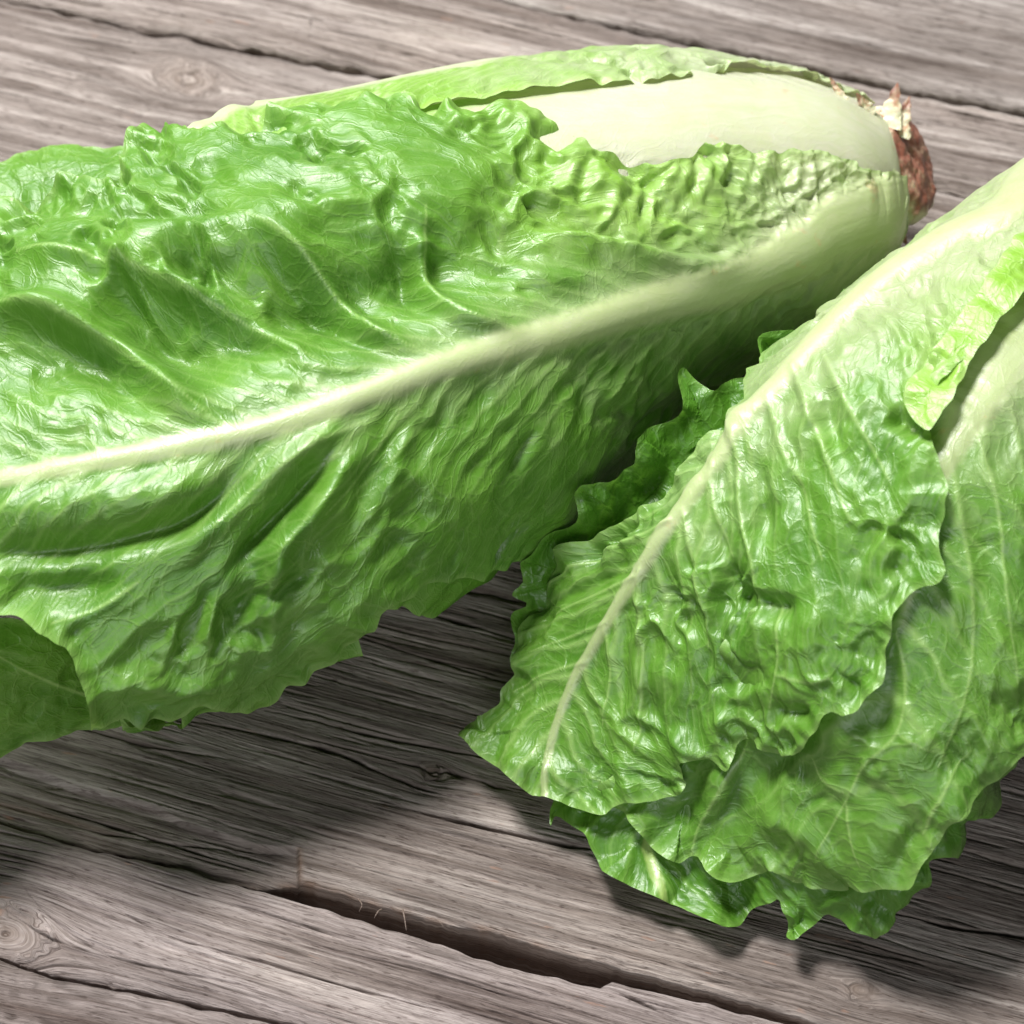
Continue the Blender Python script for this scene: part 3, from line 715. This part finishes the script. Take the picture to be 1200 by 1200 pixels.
A1f = [
 ([(-60, 440), (0, 430), (100, 405), (200, 390), (300, 370), (430, 335), (560, 298), (650, 272), (720, 252)], -.0080, .0088, 'ridge'),
 ([(-40, 312), (50, 298), (150, 283), (300, 262), (400, 243), (500, 228)], .0035, .0060, 'ridge'),
 ([(-60, 375), (0, 368), (60, 368), (120, 392), (180, 430), (225, 475), (262, 500)], .0075, .0032, 'ridge'),
 ([(60, 400), (110, 425), (150, 460), (200, 492)], -.0022, .0030, 'ridge'),
 ([(20, 300), (110, 303), (200, 328), (300, 372), (380, 420), (432, 438)], .0042, .0024, 'ridge'),
 ([(110, 330), (150, 345), (190, 385), (240, 420), (300, 455)], -.0040, .0040, 'ridge'),
 ([(288, 262), (340, 288), (400, 338), (445, 385), (510, 414)], .0042, .0022, 'ridge'),
 ([(290, 285), (340, 325), (400, 375), (450, 410), (490, 422)], -.0026, .0018, 'ridge'),
 ([(497, 235), (498, 285), (510, 332), (548, 368), (620, 388)], .0042, .0024, 'ridge'),
 ([(440, 265), (475, 300), (495, 342), (530, 375)], -.0026, .0022, 'ridge'),
 ([(560, 250), (590, 290), (640, 320), (700, 335)], .0018, .0018, 'ridge'),
 ([(590, 245), (640, 262), (700, 276), (760, 292), (800, 300), (835, 301), (862, 288), (885, 276)], .0036, .0024, 'step', 1),
 ([(1015, 300), (950, 332), (880, 358), (800, 380), (700, 406), (600, 432)], -.0009, .0013, 'ridge'),
 # below the rib
 ([(-60, 600), (0, 598), (100, 590), (200, 575), (300, 545)], .0030, .0042, 'ridge'),
 ([(-60, 645), (0, 648), (80, 645), (160, 628), (240, 598), (320, 545), (352, 516)], -.0044, .0026, 'ridge'),
 ([(430, 490), (370, 517), (310, 556), (250, 612), (200, 665)], .0032, .0024, 'ridge'),
 ([(400, 525), (370, 562), (330, 605), (290, 645), (272, 680)], -.0040, .0020, 'ridge'),
 ([(450, 505), (400, 548), (365, 600), (330, 640), (322, 680), (300, 728), (245, 755)], .0034, .0024, 'ridge'),
 ([(0, 670), (40, 692), (100, 690), (140, 672)], -.0040, .0034, 'ridge'),
 ([(150, 690), (100, 722), (70, 735)], .0012, .0014, 'ridge'),
 ([(600, 560), (620, 520), (632, 505)], -.0016, .0012, 'ridge'),
 ([(-30, 735), (20, 738), (60, 762), (85, 795), (98, 835)], .0058, .0028, 'full'),
 ([(110, 800), (180, 805), (260, 800), (300, 780)], .0022, .0030, 'ridge'),
 ([(420, 640), (440, 590), (470, 540), (480, 500)], .0014, .0018, 'ridge'),
 ([(270, 170), (330, 195), (400, 200), (470, 205)], .0020, .0040, 'ridge'),
 ([(100, 262), (140, 245), (200, 250), (290, 250)], -.0030, .0026, 'ridge'),
 ([(40, 245), (90, 240), (140, 230)], -.0024, .0030, 'ridge')]
rsf = np.random.RandomState(4)
for k in range(19):
    x0 = 690+k*15+rsf.uniform(-4, 4); y0 = float(np.interp(x0, [680, 745, 780, 842, 930, 985], [147, 188, 190, 166, 178, 184]))
    A1f.append(([(x0, y0+3), (x0-6+rsf.uniform(-4, 4), y0+28), (x0-22+rsf.uniform(-6, 6), y0+50+rsf.uniform(0, 40))], rsf.choice([-.0009, .0008]), .0009+rsf.uniform(0, .0005), 'ridge'))
A1v = [([(0, 368), (60, 372), (120, 398), (180, 436), (262, 500)], .0004, .0006), ([(20, 298), (110, 305), (200, 330), (300, 375), (380, 422), (432, 438)], .0004, .0005),
       ([(500, 235), (503, 285), (514, 334), (552, 372), (620, 390)], .0004, .0005), ([(430, 492), (370, 519), (310, 560), (250, 616)], .0004, .0006), ([(165, 680), (110, 715), (60, 730)], .0004, .0005),
       ([(470, 480), (420, 560), (380, 600)], .0003, .0005), ([(290, 262), (345, 292), (405, 345), (450, 390), (515, 416)], .0003, .0005)]
def paleA1(S, q):
    x = S.px[..., 0]; y = S.px[..., 1]
    yr = np.interp(x, [p[0] for p in A1_rib[:0:-1]], [p[1] for p in A1_rib[:0:-1]])
    p = .95*sm(820, 1010, x)+.32*sm(540, 900, x)+.40*sm(.012, .002, q)*sm(-100, 800, x)
    low = sm(8, 40, y-yr)
    return np.clip(p*(1-low*(.22+.45*sm(30, 130, y-yr))), 0, 1)
def cmA1(S):
    x = S.px[..., 0]; y = S.px[..., 1]
    yr = np.interp(x, [p[0] for p in A1_rib[:0:-1]], [p[1] for p in A1_rib[:0:-1]])
    up = sm(110, 210, yr-y)                     # blistered shoulder above the fold
    return .65+1.35*up+.55*sm(130, 220, y-yr)*sm(650, 450, x)+.8*sm(640, 760, x)*sm(40, 90, yr-y)
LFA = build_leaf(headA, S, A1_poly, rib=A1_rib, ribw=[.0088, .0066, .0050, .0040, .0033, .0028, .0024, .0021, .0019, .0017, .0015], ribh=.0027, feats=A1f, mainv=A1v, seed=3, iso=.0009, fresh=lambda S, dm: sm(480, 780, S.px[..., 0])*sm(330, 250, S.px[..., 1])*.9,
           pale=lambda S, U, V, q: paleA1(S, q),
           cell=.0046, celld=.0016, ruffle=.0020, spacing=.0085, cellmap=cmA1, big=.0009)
FINA = S.finalP
# lower leaf peeping out beneath
S = esurf(EA, .1, 10, -85, 20, .0026, 420, 260)
build_leaf(headA, S, [('e', 1.6, 15), ('e', sA(230), 15), (150, 740), (125, 800), (130, 840), (200, 852), (250, 838), (330, 812), (385, 790), (412, 772), (422, 735), (440, 712), (480, 716), (522, 712), (570, 682), (640, 630), (720, 560), ('e', sA(760), -45), ('e', sA(900), -60), ('e', .2, -60), ('e', .2, 0)],
           seed=19, mat=M_LEAF, ruffle=.0018, big=.0012, celld=.0009, pale=lambda S, U, V, q: .4*sm(760, 1000, S.px[..., 0]))

def net(rows, nu, nv):
    R = np.array(rows, float)                 # rows of (px, py, h)
    A = unproject(R[..., 0], R[..., 1], R[..., 2])
    a = resample1(A, np.linspace(0, len(rows)-1, nu), np.arange(len(rows)))
    b = resample1(np.swapaxes(a, 0, 1), np.linspace(0, R.shape[1]-1, nv), np.arange(R.shape[1]))
    return Surf(np.swapaxes(b, 0, 1).copy())
# leaf under the curl at the lower left
S = net([[(-220, 700, .056), (-120, 680, .055), (20, 675, .053), (160, 700, .036)], [(-220, 820, .050), (-120, 790, .049), (10, 770, .046), (170, 780, .018)], [(-220, 950, .026), (-120, 920, .025), (10, 880, .024), (180, 850, .008)], [(-220, 1010, .004), (-120, 980, .003), (20, 930, .003), (180, 890, .002)]], 240, 260)
build_leaf(headA, S, [(-200, 770), (-100, 735), (20, 725), (110, 760), (150, 800), (150, 848), (100, 856), (50, 868), (0, 890), (-60, 905), (-190, 935)], seed=23, ruffle=.0012, big=.0010, mainv=[([(150, 830), (60, 800), (0, 770)], .0003, .0006)])
# leaf behind at the upper left
S = net([[(-200, 240, .055), (-60, 170, .050), (60, 160, .050), (160, 160, .054)], [(-200, 260, .055), (-60, 200, .052), (60, 190, .055), (160, 185, .058)], [(-200, 335, .050), (-60, 285, .050), (60, 275, .053), (160, 262, .056)]], 160, 260)
S.P[..., 2] -= .004; S = Surf(S.P)
build_leaf(headA, S, [(-190, 250), (-60, 212), (0, 190), (40, 177), (90, 172), (143, 171), (158, 190), (150, 235), (60, 258), (0, 268), (-180, 310)], seed=29, mat=M_LEAF, ruffle=.0016, big=.0009)

# cut stem end
def stem_end(parent, C, R, h, ax, mat, seed):
    ax = np.array(ax, float); ax /= np.linalg.norm(ax); u = np.cross(ax, [0, 0, 1]); u /= np.linalg.norm(u); v = np.cross(u, ax)
    nr, na = 60, 160
    t = np.linspace(0, 1, nr)[:, None]; a = np.linspace(0, 2*math.pi, na+1)[None, :]
    rim = R*(1+.14*noise(np.cos(a)*1.7, np.sin(a)*1.7, seed)+.04*noise(np.cos(a)*4, np.sin(a)*4, seed+1))
    # profile: from hidden inside, out along the side to the rim, then over the cut face
    prof_r = np.interp(t, [0, .45, .6, .72, 1], [.95, 1.0, .93, .75, .001]); prof_h = np.interp(t, [0, .45, .6, .72, 1], [-1.0, .1, .55, .8, .9])
    rr = rim*prof_r; hh = h*prof_h*(1+.0*a)
    hh = hh+.0005*fbm(rr*np.cos(a)/.005, rr*np.sin(a)/.005, seed+3, 5, .62)*sm(.2, .5, t)
    P = np.array(C)+rr[..., None]*(np.cos(a)[..., None]*u+np.sin(a)[..., None]*v)+hh[..., None]*ax
    vid = np.arange(nr*(na+1)).reshape(nr, na+1)
    F = np.stack([vid[:-1, :-1], vid[1:, :-1], vid[1:, 1:], vid[:-1, 1:]], -1).reshape(-1, 4)
    st = np.broadcast_to(sm(.56, .68, t+.16*noise(np.cos(a)*3, np.sin(a)*3, seed+6)), P.shape[:2])
    return make_mesh("stem", P.reshape(-1, 3), F, None, dict(cut=st.ravel()), mat, parent)
def stem_material():
    m, nt = nt_new("stem_cut"); L = nt.links
    out = nd(nt, 'ShaderNodeOutputMaterial'); co = nd(nt, 'ShaderNodeTexCoord').outputs['Object']
    def ns(s, d=4):
        n = nd(nt, 'ShaderNodeTexNoise', i={'Scale': s, 'Detail': d, 'Roughness': .6}); L.new(co, n.inputs['Vector']); return n.outputs[0]
    fresh = mixc(nt, ns(300), (.80, .76, .58), (.72, .66, .42))
    sp = ramp(nt, ns(420, 2), [(.58, (0, 0, 0)), (.68, (1, 1, 1))])
    fresh = mixc(nt, math_(nt, 'MULTIPLY', sp, .7), fresh, (.45, .20, .09))
    brown = ramp(nt, ns(260, 5), [(.3, (.12, .038, .022)), (.44, (.24, .085, .055)), (.56, (.34, .16, .11)), (.66, (.52, .37, .25)), (.76, (.68, .60, .44))])
    c = mixc(nt, attr(nt, 'cut').outputs['Fac'], fresh, brown)
    b = nd(nt, 'ShaderNodeBump', i={'Strength': .7, 'Distance': .0006}); L.new(ns(700, 4), b.inputs['Height'])
    p = nd(nt, 'ShaderNodeBsdfPrincipled'); L.new(c, p.inputs['Base Color']); L.new(b.outputs[0], p.inputs['Normal'])
    p.inputs['Roughness'].default_value = .38; p.inputs['Subsurface Weight'].default_value = .1; p.inputs['Subsurface Scale'].default_value = .002
    L.new(p.outputs[0], out.inputs[0]); return m
M_STEM = stem_material()
cA = EA.C[0]+np.array([.0026, .0006, -.0012])
axA = EA.C[0]-EA.C[3]; axA[2] = 0; axA /= np.linalg.norm(axA); axA = axA+np.array([0, -.54, .84])*.75
stem_end(headA, cA, .0136, .0066, axA/np.linalg.norm(axA), M_STEM, 4)

# torn bases of stripped leaves round the cut
def scar(base, tip, wdt, bend, seed):
    B = unproject(float(base[0]), float(base[1]), base[2]); T = unproject(float(tip[0]), float(tip[1]), tip[2])
    d = T-B; sd = np.cross(d, CAM-B); sd /= np.linalg.norm(sd); up = np.cross(sd, d); up /= np.linalg.norm(up)
    nu, nv = 26, 17; u = np.linspace(0, 1, nu)[:, None]; a = np.linspace(0, 2*math.pi, nv)[None, :]
    wd = wdt*(1-u)**.8*(1+.35*noise(u*7, a*0, seed))+.00008; th = .0006*(1-u)+.00006
    P = B+d*u[..., None]*np.ones((1, nv, 1))+(wd*np.cos(a))[..., None]*sd+(th*np.sin(a)+bend*u**2+.0004*noise(u*6, a, seed+2))[..., None]*up
    vid = np.arange(nu*nv).reshape(nu, nv)
    F = np.stack([vid[:-1, :-1], vid[1:, :-1], vid[1:, 1:], vid[:-1, 1:]], -1).reshape(-1, 4)
    make_mesh("leaf_scar", P.reshape(-1, 3), F, None, dict(cut=np.broadcast_to(sm(.2, 1.0, u+.3*noise(u*5, a, seed+3)), P.shape[:2]).ravel()), M_STEM, headA)
scar((1040, 150, .040), (1052, 97, .046), .0030, .0008, 3)
scar((1052, 160, .038), (1066, 112, .043), .0026, -.0006, 8)
scar((990, 120, .048), (972, 90, .052), .0012, .0004, 5)
scar((1020, 135, .044), (1003, 108, .049), .0020, .0006, 9)
scar((1048, 262, .020), (1062, 285, .014), .0022, .0004, 11)

# ------------------------------------------------------------------ head on the right
EB = Envelope([(1490, 240, 60, .012, .032), (1440, 270, 112, .022, .034), (1335, 355, 170, .034, .037), (1205, 485, 208, .042, .041), (1088, 643, 246, .042, .041), (953, 798, 266, .031, .032), (862, 890, 262, .021, .0225), (800, 985, 256, .0100, .0125), (772, 1050, 225, .0065, .0085)])
if 0: pass

S = esurf(EB, .3, 6.6, -178, 178, -.012, 260, 300)
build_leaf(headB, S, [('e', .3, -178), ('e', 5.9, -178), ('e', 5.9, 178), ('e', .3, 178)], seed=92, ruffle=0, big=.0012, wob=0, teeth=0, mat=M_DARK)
# lowest dark leaf at the tip
S = esurf(EB, 3, 8, -60, 160, -.0045, 380, 420)
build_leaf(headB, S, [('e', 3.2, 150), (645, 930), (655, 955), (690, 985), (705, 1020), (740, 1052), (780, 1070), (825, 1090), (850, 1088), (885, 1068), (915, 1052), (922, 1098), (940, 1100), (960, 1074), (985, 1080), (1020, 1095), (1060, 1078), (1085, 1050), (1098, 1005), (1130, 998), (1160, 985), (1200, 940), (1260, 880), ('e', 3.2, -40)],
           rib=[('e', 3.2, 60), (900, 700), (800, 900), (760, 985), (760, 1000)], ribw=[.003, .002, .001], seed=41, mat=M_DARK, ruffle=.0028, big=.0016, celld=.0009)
build_B2 = 1
S = esurf(EB, 1, 7.9, -75, 120, .0028, 620, 480)
B2v = [([(1110, 520), (1125, 600), (1140, 700), (1135, 800), (1100, 900)], .0005, .0007), ([(1140, 500), (1170, 600), (1180, 700), (1190, 800)], .0005, .0006), ([(1050, 740), (1060, 800), (1050, 860), (1010, 900), (990, 940), (960, 1000)], .0005, .0006),
       ([(990, 930), (960, 915), (950, 890)], .0004, .0005), ([(870, 880), (850, 920), (820, 970), (810, 1005)], .0006, .0006), ([(990, 940), (1000, 985), (1010, 1010)], .0004, .0005), ([(1080, 980), (1110, 920), (1140, 880)], .0005, .0006), ([(1050, 860), (1090, 880), (1110, 880)], .0003, .0004)]
B2f = [(p, a*.55, w_, k_) for p, a, w_, k_ in [([(860, 880), (835, 930), (805, 1000)], .0030, .0022, 'ridge'), ([(830, 900), (800, 950), (790, 990)], -.0026, .0034, 'ridge'), ([(960, 850), (900, 900), (870, 960), (880, 1000)], -.0030, .0034, 'ridge'), ([(895, 930), (910, 960), (960, 985), (985, 1035)], .0024, .0026, 'ridge'),
       ([(1050, 760), (1035, 830), (1000, 870)], -.0034, .0040, 'ridge'), ([(1090, 960), (1060, 1000), (1040, 1030)], -.0024, .0022, 'ridge'), ([(1090, 1000), (1120, 940), (1170, 880)], .0022, .0026, 'ridge'), ([(1150, 560), (1150, 700), (1120, 800)], -.0018, .0040, 'ridge')]]
build_leaf(headB, S, [('e', 1.1, 100), (1190, 330), (1140, 385), (1080, 470), (1020, 560), (900, 700), (780, 850), (700, 930), (735, 955), (752, 980), (770, 1000), (795, 1012), (818, 1005), (845, 1032), (885, 1028), (905, 1016), (930, 1035), (985, 1046), (1000, 1038), (1045, 1042), (1075, 1025), (1100, 985), (1120, 962), (1160, 925), (1200, 880), (1280, 800), ('e', 2.5, -60), ('e', 1.1, -60)],
           rib=[('e', 1.2, 75), (1330, 250), (1260, 330), (1200, 392), (1150, 460), (1105, 540), (1090, 590)], ribw=[.013, .012, .011, .0085, .005, .0015], ribh=.003, seed=47, ruffle=.0022, spacing=.010, shear=.6,
           mainv=B2v, feats=B2f, pale=lambda S, U, V, q: np.clip(.55*sm(620, 440, S.px[..., 1])+.02, 0, 1), cell=.0044, celld=.0010, mat=M_LEAF, cellmap=lambda S: .55+.9*sm(600, 850, S.px[..., 1]), big=.0012)
# dark frilly outer leaf standing out on the far side
S = net([[(1010, 320, .058), (985, 345, .056), (960, 380, .055), (1000, 420, .054)], [(900, 372, .060), (905, 400, .055), (905, 440, .051), (940, 500, .048)], [(790, 415, .061), (800, 455, .054), (830, 510, .047), (870, 560, .044)], [(735, 490, .058), (745, 530, .050), (770, 570, .041), (810, 630, .038)],
         [(660, 560, .053), (680, 590, .045), (710, 630, .034), (750, 690, .030)], [(590, 640, .036), (610, 670, .030), (650, 710, .024), (690, 760, .022)], [(575, 770, .014), (600, 780, .014), (640, 790, .014), (680, 810, .014)]], 420, 200)
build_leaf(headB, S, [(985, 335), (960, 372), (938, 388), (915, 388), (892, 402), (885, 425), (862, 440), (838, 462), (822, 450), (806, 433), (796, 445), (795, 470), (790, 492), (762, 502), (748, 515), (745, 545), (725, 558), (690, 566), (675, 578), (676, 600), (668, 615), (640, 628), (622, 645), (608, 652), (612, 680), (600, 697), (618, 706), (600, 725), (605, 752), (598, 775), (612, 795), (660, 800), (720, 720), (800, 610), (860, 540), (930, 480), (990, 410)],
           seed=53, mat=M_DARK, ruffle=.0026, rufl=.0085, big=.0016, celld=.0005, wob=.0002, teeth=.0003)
S = net([[(720, 540, .010), (700, 570, .010), (720, 620, .012)], [(650, 570, .008), (650, 600, .008), (680, 650, .012)], [(580, 590, .005), (590, 640, .006), (620, 690, .010)]], 160, 120)
build_leaf(headB, S, [(715, 560), (695, 572), (682, 590), (662, 610), (648, 598), (628, 594), (615, 606), (598, 618), (612, 640), (640, 670), (690, 660), (715, 610)], seed=59, mat=M_DARK, ruffle=.0012, wob=.0002)
# main leaf
SB1 = S = esurf(EB, .4, 8, 15, 205, .0076, 760, 600)
B1_rib = [('e', .5, 150), ('e', 1.5, 150), (1200, 232), (1110, 280), (1040, 325), (980, 378), (930, 435), (880, 490), (835, 550), (795, 605), (750, 672), (710, 735), (675, 795), (650, 860), (640, 930)]
B1_poly = [('e', .5, 200), ('e', 1.5, 200), ('e', 2.2, 200), ('e', 2.9, 198), ('e', 3.3, 185), (868, 482), (835, 508), (790, 555), (757, 586), (720, 610), (693, 630), (665, 655), (643, 682), (622, 720), (610, 747), (603, 785), (585, 810), (565, 838), (532, 856), (548, 866), (558, 882), (585, 902), (620, 930), (650, 938), (690, 952), (712, 955), (735, 940), (775, 938), (797, 930), (800, 900), (812, 890),
           (835, 892), (852, 902), (858, 880), (872, 870), (888, 880), (910, 888), (940, 880), (958, 858), (972, 835), (990, 835), (1010, 828), (1030, 800), (1038, 770), (1046, 742), (1050, 715), (1080, 690), (1108, 668), (1100, 640), (1105, 612), (1108, 570), (1100, 535), (1088, 505), (1088, 480), (1110, 445), (1150, 392), (1200, 330), (1260, 270), ('e', .5, 90)]
B1v = [([(967, 415), (990, 467), (1020, 523), (1040, 560)], .0010, .0009), ([(935, 435), (950, 483), (967, 527), (982, 575), (997, 610)], .0012, .0010), ([(905, 470), (915, 520), (938, 567), (950, 617), (962, 655)], .0009, .0008), ([(868, 510), (866, 567), (870, 617), (880, 660), (880, 705)], .0012, .0009),
       ([(840, 545), (838, 590), (853, 650)], .0007, .0007), ([(755, 668), (750, 710), (754, 780), (748, 850), (745, 880)], .0012, .0007), ([(805, 600), (812, 660), (825, 720), (825, 760)], .0008, .0007), ([(712, 735), (715, 790), (705, 850)], .0006, .0006), ([(1020, 350), (1060, 400), (1085, 430)], .0005, .0007),
       ([(790, 612), (740, 632), (690, 650), (640, 690)], .0012, .0008), ([(750, 675), (700, 695), (650, 720)], .0007, .0006), ([(715, 728), (670, 745), (625, 765)], .0006, .0005), ([(690, 775), (640, 790), (600, 810)], .0006, .0005), ([(905, 700), (912, 750), (910, 790), (900, 830)], .0006, .0006), ([(910, 790), (950, 800), (975, 795)], .0004, .0005)]
B1f = [([(800, 560), (740, 600), (690, 645), (650, 690)], -.0040, .0030, 'ridge'), ([(770, 580), (720, 612), (680, 640), (640, 685)], .0024, .0018, 'ridge'), ([(745, 655), (700, 680), (660, 700)], -.0028, .0024, 'ridge'),
       ([(890, 520), (890, 590), (900, 660)], -.0020, .0026, 'ridge'), ([(960, 460), (985, 530), (1000, 580)], -.0014, .0020, 'ridge'), ([(925, 500), (935, 560), (950, 620)], -.0012, .0018, 'ridge'), ([(775, 650), (790, 720), (795, 800)], -.0016, .0022, 'ridge'), ([(735, 720), (730, 790), (725, 850)], -.0012, .0018, 'ridge'), ([(840, 600), (850, 680), (850, 740)], -.0022, .0022, 'ridge'),
       ([(880, 700), (900, 712), (935, 708)], -.0034, .0022, 'ridge'), ([(850, 800), (880, 795), (890, 810)], -.0026, .0024, 'ridge'), ([(900, 830), (930, 838), (955, 830)], -.0020, .0018, 'ridge'), ([(560, 870), (620, 900), (700, 915)], .0016, .0030, 'ridge'),
       ([(960, 700), (950, 760), (970, 820)], .0016, .0030, 'ridge'), ([(1040, 480), (1060, 490), (1080, 500)], -.0040, .0022, 'ridge'), ([(1010, 320), (930, 410), (860, 500)], .0008, .0040, 'ridge'),
       ([(820, 895), (800, 870), (790, 850)], .0026, .0022, 'ridge'), ([(745, 938), (730, 900), (725, 880)], .0016, .0020, 'ridge'), ([(868, 875), (850, 850), (840, 830)], .0020, .0016, 'ridge'), ([(620, 715), (650, 700), (690, 690)], -.0016, .0016, 'ridge')]
build_leaf(headB, S, B1_poly, rib=B1_rib, ribw=[.0085, .0082, .0074, .0064, .0052, .0041, .0029, .0021, .0015, .0010, .0006], ribh=.0028, feats=B1f, mainv=B1v, seed=61, spacing=.0085, shear=.75,
           pale=lambda S, U, V, q: np.clip(.75*sm(520, 250, S.px[..., 1])+.45*sm(.022, .006, q)*sm(750, 400, S.px[..., 1]), 0, 1), cell=.0038, celld=.0014, ruffle=.0026, cellmap=lambda S: .85+.8*sm(480, 700, S.px[..., 1])*sm(680, 800, S.px[..., 0]), big=.0010, mat=M_LEAF, ribend=.70, fresh=lambda S, dm: sm(1010, 1120, S.px[..., 0])*sm(560, 450, S.px[..., 1])*.8)
FINB = S.finalP
S = esurf(EB, .8, 5.5, 15, 150, .0098, 420, 300)
build_leaf(headB, S, [(1330, 165), (1260, 218), (1200, 268), (1165, 318), (1130, 362), (1098, 402), (1070, 438), (1058, 462), (1066, 486), (1088, 507), (1100, 492), (1122, 452), (1150, 402), (1200, 345), (1270, 285), (1340, 225)], seed=67, mat=M_BRIGHT, cell=.0036, celld=.0012, ruffle=.0012, wob=.0003, big=.0008, fresh=lambda S, dm: .9+0*dm, label='bright green curled edge folded over beside the white stalk')
stem_end(headB, unproject(1500., 235., .032), .013, .005, (EB.C[0]-EB.C[2])*np.array([1, 1, 0]), M_STEM, 8)
if __name__ == "__main__":
    n = sum(len(o.data.polygons) for o in bpy.data.objects if o.type == 'MESH')
    print("quads", n)
